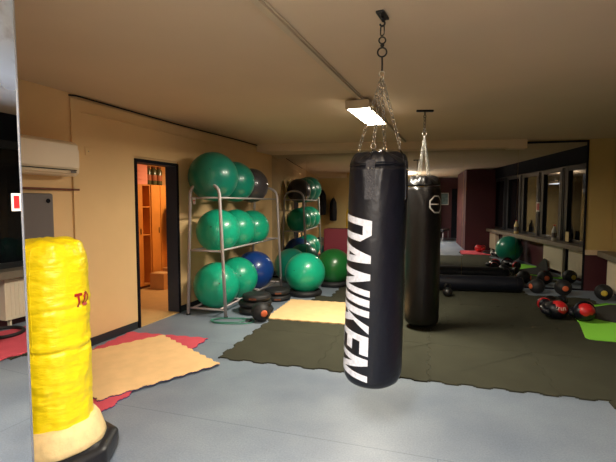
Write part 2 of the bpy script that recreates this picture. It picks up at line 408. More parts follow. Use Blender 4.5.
# cable raceway along the ceiling, lamp slung under it
ra, rb = Vector((-.815, 2.30, 0)), Vector((-.125, 7.85, 0))
dirv = (rb-ra).normalized(); rang = -math.atan2(dirv.x, dirv.y)
st = ra - dirv*3.2; ln = (rb-st).length
rc = thing('cable_raceway', 'long grey cable duct running along the ceiling to the lamp', 'cable duct', (st.x, st.y, CEIL), rang)
MB().box(-.022, .022, 0, ln, -.028, 0, .003).build('duct', M['race'], rc)
MB().box(-.026, .026, ln-.05, ln, -.032, 0, .003).build('end_cap', M['race'], rc)
MB().tube([(.030, .2, -.008), (.032, ln*.5, -.010), (.030, ln-.1, -.008)], .006, 6).build('cable', M['race'], rc)
lc = Vector((-.50, 5.03, 0))
fixture('lit warm white ceiling lamp slung below the cable duct', (lc.x, lc.y, CEIL-.028), rang, 1.02, .24, M['diffuser'], (1, .91, .74), 92, None)
def pendant(label, loc, rz, ln, wd, col, pd, pu):  # unseen lamp; its drop and uplight are added to brighten the ceiling
    t = fixture(label, (loc[0], loc[1], CEIL-.32), rz, ln, wd, M['diffuser_cool'], col, pd, 'pendant lamps behind the camera')
    for s in (-1, 1): MB().cyl((0, s*ln*.35, 0), (0, s*ln*.35, .32), .006, 8).build('hanger', M['darksteel'], t)
    la = bpy.data.lights.new('lamp_glow', 'AREA'); la.shape = 'RECTANGLE'; la.size = wd*.9; la.size_y = ln*.95; la.energy = pu; la.color = col
    lo = bpy.data.objects.new('tube_light', la); C.objects.link(lo); lo.parent = t; lo.location = (0, 0, .006); lo.rotation_euler = (PI, 0, 0)
pendant('unseen pendant lamp with an added uplight, just above and behind the camera', (-.35, .25), RZ, 1.2, .3, (1, .92, .84), 118, 100)
fixture('warm ceiling lamp of the side room', RF(-.75, 6.7, 2.5), RZ, .6, .2, mat('warm_diffuser', (1, 1, 1, 1), .4, emit=(1, .68, .35, 1), estr=5), (1, .72, .42), 22, None)

# ------------------------------------------------------------------ mirrors
wm = thing('wall_mirror', 'wall-wide mirror in panels with a black frame on the back wall', 'mirror', (0, YM, 0))
xs = [-2.775, -2.033, -1.05, -.06, .929, 1.843, 2.925]
for a, b in zip(xs[:-1], xs[1:]):
    MB().box(a+.0015, b-.0015, 0, .012, .03, 2.575).build('mirror_panel', M['mirror'], wm)
MB().box(-2.775, 2.955, -.006, .018, 0, .03).box(2.925, 2.955, -.012, .018, .03, 2.61).box(1.9, 2.955, -.012, .018, 2.575, 2.61).box(-2.775, 1.9, -.006, .018, 2.575, 2.61).build('mirror_frame', M['black_trim'], wm)
nm = thing('tall_mirror', 'tall mirror at the left edge, seen at a steep angle', 'mirror', RF(2.247, 0), RZ)
MB().box(0, .008, -.55, 1.078, .04, 2.6).build('mirror_panel', M['mirror_painted'], nm)
MB().box(0, .012, 1.078, 1.0825, .04, 2.6, .001).build('mirror_edge', M['alu'], nm)
tg = thing('sticker', 'red and white sticker on the tall mirror edge', 'sticker', RF(2.2565, 1.060, 1.53), RZ)
MB().box(0, .001, -.016, .015, -.028, .034).build('paper', M['white'], tg)
MB().box(.001, .0015, -.011, .010, -.020, .026).build('red_field', M['redprint'], tg)

# ------------------------------------------------------------------ chain helper
def chain(mb, a, b, R=.008, r=.0022, pitch=.021, sag=0):
    a, b = Vector(a), Vector(b); L = (b-a).length; n = max(2, int(L/pitch)); t = (b-a).normalized()
    u = t.orthogonal().normalized(); w = t.cross(u)
    for i in range(n):
        p = a + (b-a)*((i+.5)/n)
        e = u if i % 2 else w; g = t.cross(e)
        q = Matrix((t, e, g)).transposed()
        mb.torus(p, R, r, q, 12, 5, 1.35)
    return mb

# ------------------------------------------------------------------ hanging bag 1
def to_cam(x, y):  # heading from an object's axis to the camera
    return math.atan2(-y, -x)
def bag_profile(R, z0, z1, nr=90):
    P = [(.02, z0), (R*.45, z0+.003), (R*.72, z0+.012), (R*.88, z0+.032), (R*.965, z0+.06), (R*.995, z0+.095)]
    n = 40
    for i in range(1, n): P.append((R, z0+.095+(z1-z0-.095)*i/n))
    return P
B1 = Vector((-.19, 2.60)); H1 = to_cam(*B1); R1 = .176; Z0, Z1 = .425, 1.775
camr = Vector((math.cos(D2R(13.53)), math.sin(D2R(13.53))))
def lean(z): return -.030*(1.8-z)/1.4
def r1(phi, z):
    t = (z-Z0)/(Z1-Z0)
    r = R1*(1-.03*t)
    if z > 1.50:
        k = (z-1.50)/.28
        pq = (phi+.28+2*PI) % (PI/2)
        g = math.exp(-(pq/.22)**2)+math.exp(-((pq-PI/2)/.22)**2)
        r += -.010*g*k + .0055*math.sin(((phi+.28+PI/4) % (PI/2)-PI/4)*(26-12*k)+.6)*k*(1-g*.6)*math.exp(-(((phi+.28+PI/4) % (PI/2)-PI/4)/.5)**2)
    r += .0016*math.sin(7*z+2*phi)+.0010*noise.noise(Vector((math.cos(phi)*3, math.sin(phi)*3, z*9)))*2
    return r
tb = thing('punching_bag', 'black hanging punching bag with white lettering, nearest the camera', 'punching bag', (B1.x, B1.y, 0))
mb = MB(); n = 96; rows = []
prof = bag_profile(R1, Z0, Z1)
def b1pt(phi, z, off=0, scale=1.0):
    a = H1+phi; r = r1(phi, z)*scale+off; c = camr*lean(z)
    return Vector((c.x+r*math.cos(a), c.y+r*math.sin(a), z))
for (pr_, z) in prof:
    rows.append([mb.bm.verts.new(b1pt(2*PI*i/n, z, 0, pr_/R1)) for i in range(n)])
for k in range(len(rows)-1):
    for i in range(n):
        f = mb.bm.faces.new((rows[k][i], rows[k][(i+1) % n], rows[k+1][(i+1) % n], rows[k+1][i])); f.smooth = True
mb.bm.faces.new(rows[0][::-1]); mb.bm.faces.new(rows[-1])
mb.build('bag_body', M['leather'], tb)
# gathered crown
def crown(mb, ptf, z1, R, H, n=96, pk=.016):
    rows = []
    for j in range(15):
        t = j/14; rr = R*(math.cos(t*PI/2*.98)**.55); zz = z1+H*math.sin(t*PI/2)
        row = []
        for i in range(n):
            phi = 2*PI*i/n
            rr2 = rr*(1+.045*math.sin(phi*11+2*math.sin(phi*3))*min(1, t*2.5))
            z2 = zz + pk*math.cos(4*phi)*math.sin(t*PI)+.007*math.sin(phi*13+t*7)*min(1, t*2)
            row.append(mb.bm.verts.new(ptf(phi, z2, rr2)))
        rows.append(row)
    for k in range(14):
        for i in range(n):
            f = mb.bm.faces.new((rows[k][i], rows[k][(i+1) % n], rows[k+1][(i+1) % n], rows[k+1][i])); f.smooth = True
    mb.bm.faces.new(rows[-1]); mb.bm.faces.new(rows[0][::-1])
    return mb
def f1(phi, z, r):
    r = r*r1(phi, 1.765)/R1
    a = H1+phi; c = camr*lean(z); return Vector((c.x+r*math.cos(a), c.y+r*math.sin(a), z))
crown(MB(), f1, Z1-.022, R1*1.012, .072).build('gathered_top', M['leather'], tb)
mb = MB(); mb.tube([b1pt(2*PI*i/64, Z1-.026, .000) for i in range(64)], .004, 6, True).build('rim_seam', M['leather'], tb)
# webbing straps and rings
strap_phi = [-.28, PI/2-.28, PI-.28, -PI/2-.28]
rings = []
for k, ph in enumerate(strap_phi):
    st_ = MB(); pts = []
    zs = [1.55+.2225*i/10 for i in range(11)]
    for hw in (-.028, .028):
        pts.append([b1pt(ph+hw/R1, z, .006) for z in zs])
    base = [[b1pt(ph+hw/R1, z, -.002) for z in zs] for hw in (-.028, .028)]
    V = [[st_.bm.verts.new(p) for p in row] for row in (pts[0], pts[1], base[1], base[0])]
    for q in range(4):
        for i in range(10): st_.bm.faces.new((V[q][i], V[q][i+1], V[(q+1) % 4][i+1], V[(q+1) % 4][i]))
    st_.bm.faces.new([V[q][0] for q in range(4)]); st_.bm.faces.new([V[q][10] for q in range(4)])
    so = st_.build('strap', M['web'], tb)
    rv = MB()
    for hw in (-.012, .012):
        p = b1pt(ph+hw/R1, 1.725, .006); rv.sphere(p, .004, 10)
    rv.build('rivet', M['chrome'], so)
    # triangle tab up to the D ring
    a0 = f1(ph-.10, Z1+.006, R1*.97); a1 = f1(ph+.10, Z1+.006, R1*.97); top = f1(ph, Z1+.060, .138)
    MB().tube([a0, top, a1], .004, 6).build('ring_tab', M['darksteel'], tb)
    rg = f1(ph, Z1+.078, .132); rings.append(rg)
    q = Matrix.Rotation(H1+ph+PI/2, 3, 'Z') @ Matrix.Rotation(PI/2, 3, 'X')
    MB().torus(rg, .015, .0032, q, 20, 6).build('ring', M['chrome'], tb)
apex = Vector((.012, .0, 2.275))
for rg in rings:
    chain(MB(), rg+Vector((0, 0, .014)), apex, .0100, .0032, .027).build('chain', M['chrome'], tb)
MB().torus(apex+Vector((0, 0, .014)), .016, .004, Matrix.Rotation(PI/2, 3, 'X'), 20, 6).build('gathering_ring', M['chrome'], tb)
# spring hook, big ring, carabiner
q0 = Matrix.Rotation(H1+PI/2, 3, 'Z') @ Matrix.Rotation(PI/2, 3, 'X')
MB().tube([apex+Vector((0, 0, .030)), apex+Vector((.001, 0, .07)), apex+Vector((0, 0, .112))], .0055, 8).build('spring_rod', M['darksteel'], tb)
MB().torus(apex+Vector((0, 0, .138)), .026, .005, q0, 28, 8).build('large_ring', M['darksteel'], tb)
MB().sphere(apex+Vector((0, 0, .178)), .012, 14).build('swivel', M['darksteel'], tb)
MB().torus(apex+Vector((0, 0, .206)), .019, .0045, q0, 24, 8).build('small_ring', M['darksteel'], tb)
qv = Matrix.Rotation(H1, 3, 'Z') @ Matrix(((0, 0, 1), (0, 1, 0), (1, 0, 0)))
MB().torus(apex+Vector((0, 0, .262)), .013, .0042, Matrix.Rotation(H1+PI/2, 3, 'Z') @ Matrix.Rotation(-PI/2, 3, 'Y') @ Matrix.Rotation(.9, 3, 'X'), 24, 8, 2.2).build('carabiner', M['darksteel'], tb)
MB().torus(b1pt(0, Z0+.09, 0)*0+Vector((camr.x*lean(.4), camr.y*lean(.4), Z0-.012)), .013, .0028, q0, 18, 6).build('bottom_ring', M['darksteel'], tb)
br = thing('ceiling_bracket', 'black ceiling bracket with hook carrying the lettered punching bag', 'bracket', (B1.x+.012, B1.y, CEIL), D2R(-12))
MB().box(-.024, .024, -.062, .062, -.014, 0, .003).build('plate', M['blackmetal'], br)
hk = [(0, 0, -.012), (0, 0, -.04)]+[(math.sin(a)*.014, 0, -.054+math.cos(a)*.014) for a in [D2R(x) for x in range(0, 300, 30)]]
MB().tube(hk, .006, 8).build('hook', M['blackmetal'], br)
for yy in (.045, -.045): MB().sphere((0, yy, -.014), .008, 10).build('bolt', M['darksteel'], br)

# lettering
def G(*q): return q
GL = {
 'D': (1.0, [[(0, 0), (.30, 0), (.30, 1), (0, 1)], [(.28, .80), (.70, .80), (.62, 1), (.28, 1)], [(.28, 0), (.62, 0), (.70, .20), (.28, .20)], [(.62, 1), (.70, .80), (.70, .72), (1, .74)], [(.70, .28), (1, .26), (1, .74), (.70, .72)], [(.62, 0), (1, .26), (.70, .28), (.70, .20)]]),
 'A': (1.02, [[(0, 0), (.30, 0), (.62, 1), (.36, 1)], [(.72, 0), (1.02, 0), (.70, 1), (.40, 1)], [(.2, .2), (.82, .2), (.76, .40), (.26, .40)]]),
 'N': (1.0, [[(0, 0), (.27, 0), (.27, 1), (0, 1)], [(.73, 0), (1, 0), (1, 1), (.73, 1)], [(0, 1), (.73, 0), (1, 0), (.27, 1)]]),
 'I': (.34, [[(0, 0), (.32, 0), (.32, 1), (0, 1)]]),
 'K': (1.0, [[(0, 0), (.29, 0), (.29, 1), (0, 1)], [(.26, .34), (.40, .42), (1, 1), (.66, 1)], [(.36, .52), (.58, .66), (1.03, 0), (.70, 0)]]),
 'E': (.86, [[(0, 0), (.29, 0), (.29, 1), (0, 1)], [(.27, .80), (.86, .80), (.86, 1), (.27, 1)], [(.27, .41), (.78, .41), (.78, .60), (.27, .60)], [(.27, 0), (.86, 0), (.86, .20), (.27, .20)]]),
 'T': (1.0, [[(.36, 0), (.64, 0), (.64, 1), (.36, 1)], [(0, .8), (1, .8), (1, 1), (0, 1)]]),
 'O': (1.0, [[(0, .25), (.28, .3), (.28, .7), (0, .75)], [(.72, .3), (1, .25), (1, .75), (.72, .7)], [(0, .75), (.28, .7), (.4, .8), (.25, 1)], [(.25, 1), (.4, .8), (.6, .8), (.75, 1)], [(.75, 1), (.6, .8), (.72, .7), (1, .75)], [(0, .25), (.25, 0), (.4, .2), (.28, .3)], [(.25, 0), (.75, 0), (.6, .2), (.4, .2)], [(.75, 0), (1, .25), (.72, .3), (.6, .2)]]),
}
def lettering(mb, text, ptf, cw, hgt, gap, slant=0, wear=0):
    """ptf(a, b): a metres along the reading direction, b metres up the letter"""
    x = 0
    for ch in text:
        wd, qs = GL[ch]
        for qd in qs:
            nu, nv = 6, 8; g = []
            for i in range(nu+1):
                row = []
                for j in range(nv+1):
                    u, v = i/nu, j/nv
                    ax = (qd[0][0]*(1-u)+qd[1][0]*u)*(1-v)+(qd[3][0]*(1-u)+qd[2][0]*u)*v
                    ay = (qd[0][1]*(1-u)+qd[1][1]*u)*(1-v)+(qd[3][1]*(1-u)+qd[2][1]*u)*v
                    row.append(mb.bm.verts.new(ptf(x+ax*cw+slant*ay, ay*hgt)))
                g.append(row)
            for i in range(nu):
                for j in range(nv):
                    f = mb.bm.faces.new((g[i][j], g[i+1][j], g[i+1][j+1], g[i][j+1])); f.smooth = True
        x += wd*cw+gap
    return x
mb = MB()
def p1(a, b):
    z = 1.478-a; phi = (b/R1) - D2R(96)
    return b1pt(phi, z, .0018)
lettering(mb, 'DANIKEN', p1, .132, .268, .019, .05)
mb.build('lettering', M['print'], tb)

# ------------------------------------------------------------------ hanging bag 2
B2 = Vector((.145, 5.33)); H2 = to_cam(*B2); R2 = .205
t2 = thing('punching_bag', 'larger black hanging bag behind the lettered one, with a white octagon mark', 'punching bag', (B2.x, B2.y, 0))
def r2(phi, z):
    r = R2 + .0025*noise.noise(Vector((math.cos(phi)*3, math.sin(phi)*3, z*7)))
    if z > 1.45:
        k = (z-1.45)/.3; r -= .022*k*k; r += .010*k*math.sin(phi*7+z*14)
    return r
def b2pt(phi, z, off=0, sc=1.0):
    a = H2+phi; r = r2(phi, z)*sc+off; return Vector((r*math.cos(a), r*math.sin(a), z))
mb = MB(); rows = []
for (pr_, z) in bag_profile(R2, .045, 1.76):
    rows.append([mb.bm.verts.new(b2pt(2*PI*i/72, z, 0, pr_/R2)) for i in range(72)])
for k in range(len(rows)-1):
    for i in range(72):
        f = mb.bm.faces.new((rows[k][i], rows[k][(i+1) % 72], rows[k+1][(i+1) % 72], rows[k+1][i])); f.smooth = True
mb.bm.faces.new(rows[0][::-1]); mb.bm.faces.new(rows[-1])
mb.build('bag_body', M['leather2'], t2)
def f2(phi, z, r):
    a = H2+phi; return Vector((r*math.cos(a), r*math.sin(a), z))
crown(MB(), f2, 1.735, R2*.925, .11, 72, .02).build('gathered_top', M['leather2'], t2)
mb = MB(); mb.tube([b2pt(2*PI*i/64, 1.745, .003) for i in range(64)], .006, 6, True).build('rim_seam', M['leather2'], t2)
ap2 = Vector((0, 0, 2.33))
for k in range(4):
    ph = .5+k*PI/2; e = f2(ph, 1.84, .085)
    chain(MB(), e, ap2, .0095, .0030, .026).build('chain', M['link'], t2)
    MB().torus(e, .016, .004, Matrix.Rotation(H2+ph+PI/2, 3, 'Z') @ Matrix.Rotation(PI/2, 3, 'X'), 18, 6).build('ring', M['chrome'], t2)
q2 = Matrix.Rotation(H2+PI/2, 3, 'Z') @ Matrix.Rotation(PI/2, 3, 'X')
MB().torus(ap2+Vector((0, 0, .022)), .024, .005, q2, 22, 8).build('gathering_ring', M['chrome'], t2)
chain(MB(), ap2+Vector((0, 0, .05)), (0, 0, 2.545), .015, .004, .038).build('upper_chain', M['darksteel'], t2)
# octagon outline mark
mb = MB()
def octp(k, rad): return (D2R(48)+math.cos(D2R(22.5+45*k))*rad/R2, 1.515+math.sin(D2R(22.5+45*k))*rad)
for k in range(8):
    a0, a1 = octp(k, .095), octp(k+1, .095); c0, c1 = octp(k, .112), octp(k+1, .112)
    for i in range(4):
        u0, u1 = i/4, (i+1)/4
        L_ = lambda p, q, u: (p[0]*(1-u)+q[0]*u, p[1]*(1-u)+q[1]*u)
        P = [L_(a0, a1, u0), L_(a0, a1, u1), L_(c0, c1, u1), L_(c0, c1, u0)]
        mb.bm.faces.new([mb.bm.verts.new(b2pt(p[0], p[1], .0025)) for p in P])
for i in range(6):
    p0 = D2R(48)-.085/R2+i*.02/R2
    mb.bm.faces.new([mb.bm.verts.new(b2pt(p, z, .0025)) for p, z in ((p0, 1.51), (p0+.02/R2, 1.51), (p0+.02/R2, 1.522), (p0, 1.522))])
mb.build('octagon_mark', M['white'], t2)
b2k = thing('ceiling_bracket', 'thin T-shaped ceiling bracket carrying the rear punching bag', 'bracket', (B2.x, B2.y, CEIL), D2R(13))
MB().box(-.10, .10, -.018, .018, -.022, 0, .004).build('plate', M['blackmetal'], b2k)
MB().cyl((0, 0, -.02), (0, 0, -.06), .008, 10).torus((0, 0, -.073), .014, .004, Matrix.Rotation(PI/2, 3, 'X'), 16, 6).build('eye_bolt', M['darksteel'], b2k)

# ------------------------------------------------------------------ yellow freestanding bag
YB = Vector((-1.975, 1.985)); HY = to_cam(*YB)
ty = thing('freestanding_punching_bag', 'yellow freestanding punching bag on a black base beside the tall mirror', 'punching bag', (YB.x, YB.y, 0))
def ry(phi, z):
    r = .191
    for zc, amp, sl, ph0, wd in ((.945, .011, .020, .3, .010), (.742, .012, -.022, 1.1, .010), (1.19, .004, .03, 0, .02), (.70, .004, .03, .6, .012), (.90, .004, -.03, .2, .012), (.60, .002, .04, 2, .010), (.83, .003, .03, 1.5, .011), (1.05, .002, -.05, .9, .012), (.50, .002, -.05, .4, .012), (.40, .003, .05, 1, .012)):
        zz = zc+sl*math.sin(phi+ph0)+.006*math.sin(5*phi+zc*9)
        dz = (z-zz)/wd
        r -= amp*math.exp(-dz*dz)*(.7+.3*math.sin(3*phi+zc*20))
        r += amp*.4*math.exp(-((z-zz-.03)/.02)**2)
    v = Vector((math.cos(phi)*2.2, math.sin(phi)*2.2, z*7))
    r += .006*noise.noise(v)+.004*noise.noise(v*2.7)+.002*noise.noise(Vector((v.x*2, v.y*2, z*45)))
    # diagonal creases
    r += .0022*math.sin(18*z+6*phi)*math.exp(-((z-.8)/.2)**2)
    if z > 1.17:
        k = (z-1.17)/.13; r -= .030*k*k; r += .006*k*math.sin(6*phi+1)
    if z < .40:
        r += .005*(.40-z)/.1*math.sin(9*phi)
    return r
def ypt(phi, z, off=0, sc=1):
    a = HY+phi; r = ry(phi, z)*sc+off; return Vector((r*math.cos(a), r*math.sin(a), z))
mb = MB(); rows = []; n = 128
zs = [.285+(1.285-.285)*i/130 for i in range(131)]
for z in zs: rows.append([mb.bm.verts.new(ypt(2*PI*i/n, z+(.012*math.sin(7*2*PI*i/n) if z < .29 else 0))) for i in range(n)])
for t in range(1, 13):
    k = t/12
    row = []
    for i in range(n):
        phi = 2*PI*i/n; rr = (1-k**2.2*.985)
        z = 1.285+.05*math.sin(k*PI/2)+.007*noise.noise(Vector((math.cos(phi)*4*rr, math.sin(phi)*4*rr, 1)))+.006*math.sin(5*phi+k*5)*math.sin(k*PI)
        p = ypt(phi, 1.285, 0, rr); p.z = z
        row.append(mb.bm.verts.new(p))
    rows.append(row)
for k in range(len(rows)-1):
    for i in range(n):
        f = mb.bm.faces.new((rows[k][i], rows[k][(i+1) % n], rows[k+1][(i+1) % n], rows[k+1][i])); f.smooth = True
mb.bm.faces.new(rows[-1])
mb.build('vinyl_cover', M['yellow'], ty)
MB().lathe([(.12, .27), (.160, .27), (.160, 1.22), (.12, 1.24)], 48).build('foam_core', M['foam'], ty)
def fr(r, z, a): return r*(1+.012*math.sin(6*a)+.008*math.sin(13*a+z*30)), z
MB().lathe([(.10, .166), (.256, .168), (.262, .176), (.257, .205), (.236, .262), (.214, .298), (.205, .302), (.15, .304)], 72, fr).build('foam_collar', M['foam'], ty)
def fb(r, z, a):
    c = .5*PI/4; k = math.cos(c)/math.cos(((a) % (PI/4))-c)
    return r*k*.97, z
MB().lathe([(.28, 0), (.312, .006), (.33, .03), (.340, .075), (.338, .128), (.330, .145), (.29, .153), (.28, .154), (.27, .172), (.2, .176)], 64, fb).build('plastic_base', M['blackplastic'], ty)
mb = MB()
def py(a, b):
    return ypt(D2R(33)+a/.191, .954+b, .006)
lettering(mb, 'TO', py, .050, .078, .006, 0)
mb.build('lettering', M['redprint'], ty)
# seam strip on the front
mb = MB(); mb.tube([ypt(D2R(-30), z, .0005) for z in zs[55:]], .0022, 5).build('seam', M['yellow'], ty)

# ------------------------------------------------------------------ ball rack
rk = thing('ball_rack', 'grey metal three-tier rack of exercise balls along the left wall', 'rack', RF(0, 4.80), RZ+D2R(3.9))
def hoop(s, x0=.20, x1=.77, top=1.80, tx0=.27, tx1=.69):
    pts = [(x0, s, 0), (x0+(tx0-x0)*.9, s, top-.14)]
    cx, rr = (tx0+tx1)/2, (tx1-tx0)/2
    for k in range(0, 13):
        a = PI-PI*k/12; pts.append((cx+rr*math.cos(a), s, top-.13+.13*math.sin(a)))
    pts += [(x1+(tx1-x1)*.9, s, top-.14), (x1, s, 0)]
    return MB().tube(pts, .0215, 12)
LS = 2.18
hoop(.03).build('end_frame', M['rack'], rk); hoop(LS).build('end_frame', M['rack'], rk)
ZR = [.10, .89, 1.60]
for z in ZR:
    x0 = .20+.07*z/1.8; x1 = .77-.08*z/1.8
    for s in (.03, LS):
        MB().cyl((x0, s, z), (x1, s, z), .014, 10).build('cross_bar', M['rack'], rk)
    for x in (.27, .67): MB().cyl((x, .03, z), (x, LS, z), .013, 10).build('rail', M['rack'], rk)
    if z < .5:
        for k in (1, 2): MB().cyl((.27, LS*k/3, z), (.67, LS*k/3, z), .009, 8).build('cross_bar', M['rack'], rk)
for x in (.20, .77):
    for s in (.03, LS): MB().cyl((x, s, 0), (x, s, .02), .026, 12).build('foot', M['rubber'], rk)
tagp = MB().box(.318, .36, -.0012, .0, 1.515, 1.60).build('paper_tag', M['white'], rk)
MB().box(.322, .356, -.0018, -.0012, 1.555, 1.567).box(.322, .345, -.0018, -.0012, 1.54, 1.545).box(.322, .35, -.0018, -.0012, 1.525, 1.531).build('red_print', M['redprint'], tagp)
# balls
def make_ball(m, R, loc, label, rot, group=None, name='exercise_ball'):
    t = thing(name, label, 'exercise ball', loc, 0, group)
    MB().sphere((0, 0, R), R, 56, rot=Matrix.Rotation(rot, 3, 'Z') @ Matrix.Rotation(.5, 3, 'Y')).build('ball_skin', m, t)
    d = Vector((math.cos(rot), math.sin(rot), .25)).normalized()
    MB().cyl(Vector((0, 0, R))+d*(R-.006), Vector((0, 0, R))+d*(R+.002), .011, 12).build('valve_plug', M['plug'], t)
    return t
def rest(R, z): return z+math.sqrt((R+.013)**2-.2**2)-R
BG = 'exercise balls on the three-tier rack'
for d, s, R, zi, m, lb in (
    (.47, 5.12, .34, 2, 'tealdark', 'big deep teal ball at the near end of the top shelf'),
    (.47, 5.77, .308, 2, 'tealdark', 'deep teal ball in the middle of the top shelf'),
    (.47, 6.40, .285, 2, 'greyball', 'charcoal ball at the far end of the top shelf'),
    (.49, 5.20, .305, 1, 'teal', 'teal ball at the near end of the middle shelf, behind the front post'),
    (.47, 5.81, .30, 1, 'teal', 'teal ball second along the middle shelf'),
    (.47, 6.42, .29, 1, 'teal', 'teal ball at the far end of the middle shelf'),
    (.47, 5.17, .322, 0, 'teal', 'bright teal ball at the near end of the bottom shelf'),
    (.47, 5.83, .32, 0, 'teal', 'teal ball in the middle of the bottom shelf, left of the blue one'),
    (.47, 6.50, .33, 0, 'blueball', 'blue ball at the far end of the bottom shelf')):
    p = RF(d-(s-4.8)*.068, s, rest(R, ZR[zi]))
    make_ball(M[m], R, p, lb, -1.1+random.uniform(-.4, .4) if zi else -1.0, BG)
def ring_stand(loc, R, label):
    t = thing('ball_ring', label, 'ball stand', loc, 0, 'black ring stands under the floor balls')
    MB().torus((0, 0, .045), R, .045, None, 40, 12).build('ring', M['rubber'], t)
    MB().torus((0, 0, .088), R, .006, None, 40, 6).build('ring_rib', M['rubber'], t)
    return t
def on_ring(R, Rr): return .045+math.sqrt((R+.045)**2-Rr**2)-R
Pf = Vector((-1.70, 6.86)); ring_stand((Pf.x, Pf.y, 0), .24, 'black ring stand under the large teal ball in front of the mirror')
make_ball(M['teal'], .335, (Pf.x, Pf.y, on_ring(.335, .24)+.03), 'large teal ball on a ring stand on the floor, in front of the maroon mat', -1.9)
Pg = Vector((-1.37, 7.72)); ring_stand((Pg.x, Pg.y, .012), .22, 'black ring stand under the dark green ball')
make_ball(M['greenball'], .33, (Pg.x, Pg.y, on_ring(.33, .22)+.012), 'dark bottle-green ball on a ring stand beside the maroon mat', -1.5)
make_ball(M['tealdark'], .33, (-2.22, 7.85, 0), 'dull teal ball on the floor behind the far end of the rack', -1.5)
make_ball(M['tealdark'], .33, (2.50, 4.66, .012), 'teal ball on the floor by the window side, seen in the mirror', -1.5)

# maroon mat leaning on the mirror
mm = thing('folded_gym_mat', 'maroon gym mat standing upright against the mirror', 'gym mat', (-1.15, YM-.10, .0))
MB().box(-.50, .62, -.03, .05, .012, 1.03, .015).build('mat_panel', M['maroon_mat'], mm)
MB().tube([(-.50, -.031, .03), (-.50, -.031, 1.01), (.62, -.031, 1.01), (.62, -.031, .03)], .004, 6).build('piping', M['maroon_mat'], mm)

# ------------------------------------------------------------------ things along the rack foot
def disc_stack(loc, R, label, n, rz=0):
    t = thing('rubber_disc', label, 'balance disc', loc, rz, 'black rubber discs beside the rack')
    MB().lathe([(R*.5, 0), (R*.93, .004), (R, .02), (R, .055), (R*.96, .075), (R*.80, .085), (R*.3, .088)], 48).build('disc_body', M['rubber'], t)
    MB().torus((0, 0, .04), R, .008, None, 48, 6).build('rim', M['rubber'], t)
    MB().box(R*.995, R+.006, -.05, .05, .028, .052).build('rim_label', M['lockerdark'], t)
    return t
disc_stack((-2.10, 5.60, 0), .24, 'wide black rubber disc on the floor, lowest of the pile by the rack', 3, -1.2)
disc_stack((-2.12, 5.62, .09), .23, 'black rubber disc lying on the lowest disc of the pile', 3, -.8)
disc_stack((-2.09, 5.60, .18), .20, 'topmost black rubber disc of the pile by the rack', 3, -1.5)
disc_stack((-2.06, 6.42, 0), .22, 'black rubber disc nearer the mirror, lower of the two', 3, -1.2)
disc_stack((-2.05, 6.43, .09), .20, 'black rubber disc nearer the mirror, upper of the two', 3, -1.2)
def med_ball(loc, R, face, m, label, group='medicine balls'):
    t = thing('medicine_ball', label, 'medicine ball', loc, face, group)
    MB().sphere((0, 0, R), R, 36, rot=Matrix.Rotation(PI/2, 3, 'Y')).build('ball_shell', M['rubber'], t)
    for sg in (1, -1):
        MB().lathe([(R*.36, 0), (R*.34, .010), (R*.18, .012), (.004, .012)], 24).build('end_disc', m, t)
        o = t.children[-1]
        o.rotation_euler = (0, sg*PI/2, 0); o.location = (sg*R*.94, 0, R)
    for a in (-.45, .45):
        MB().torus((math.sin(a)*R, 0, R), R*math.cos(a), .0035, Matrix.Rotation(PI/2, 3, 'Y'), 32, 6).build('groove_rib', m if False else M['rubber'], t)
    return t
med_ball((-1.87, 5.16, 0), .125, to_cam(-1.87, 5.16)+.35, M['orange'], 'black medicine ball with orange end disc beside the beige mat')
med_ball((2.10, 7.88, 0), .125, to_cam(2.1, 7.88)-.9, M['orange'], 'black medicine ball with orange disc, next to the lying black bag end')
med_ball((2.48, 7.82, 0), .13, to_cam(2.48, 7.82)+.3, M['orange'], 'black medicine ball with orange disc, in front of the mirror near the radiators')
med_ball((2.98, 7.58, 0), .125, to_cam(3.03, 7.72)+.1, M['yel'], 'black medicine ball with yellow disc below the maroon wainscot')
# resistance tube
rt = thing('resistance_tube', 'green resistance tube coiled on the floor at the rack foot', 'resistance band', (-2.26, 5.05, 0), .18)
pts = []
for i in range(40):
    a = i/39*2*PI*1.0; pts.append((.27*math.cos(a)+.05, .14*math.sin(a)+.01*math.sin(3*a), .008+.001*(i % 2)))
MB().tube(pts[:-1], .007, 8, True).build('tubing', M['tube'], rt)
pts2 = [(p[0]*.8-.06, p[1]*.75-.02, p[2]+.013) for p in pts]
MB().tube(pts2[:-1], .007, 8, True).build('tubing', M['tube'], rt)
MB().cyl((.27, -.06, .015), (.27, .06, .015), .015, 12).build('handle', M['rubber'], rt)

# ------------------------------------------------------------------ puzzle mats
def jig_edge(n, amp, ln):
    """dovetail edge profile from 0 to ln; returns (t, offset) with 0 at both ends"""
    P = [(0, 0)]
    per = ln/n
    for i in range(n):
        a = i*per
        sg = 1 if i % 2 == 0 else -1
        P += [(a+per*.12, 0), (a+per*.04, sg*amp), (a+per*.96, sg*amp), (a+per*.88, 0)] if amp > .015 else [(a+per*.18, 0), (a+per*.25, sg*amp), (a+per*.75, sg*amp), (a+per*.82, 0)]
    P.append((ln, 0))
    return P
def tile_poly(wx, wy, nx, ny, amp, g=.0012, flats=()):
    ex = jig_edge(nx, amp, wx); ey = jig_edge(ny, amp, wy)
    bot = [(t, o) for t, o in ex]; right = [(wx+o, t) for t, o in ey]
    top = [(t, wy+o) for t, o in ex][::-1]; left = [(o, t) for t, o in ey][::-1]
    out = []
    for p in bot[:-1]+right[:-1]+top[:-1]+left[:-1]:
        if not out or (abs(p[0]-out[-1][0])+abs(p[1]-out[-1][1])) > 1e-5: out.append(p)
    cx, cy = wx/2, wy/2
    return [(cx+(x-cx)*(1-g), cy+(y-cy)*(1-g)) for x, y in out]
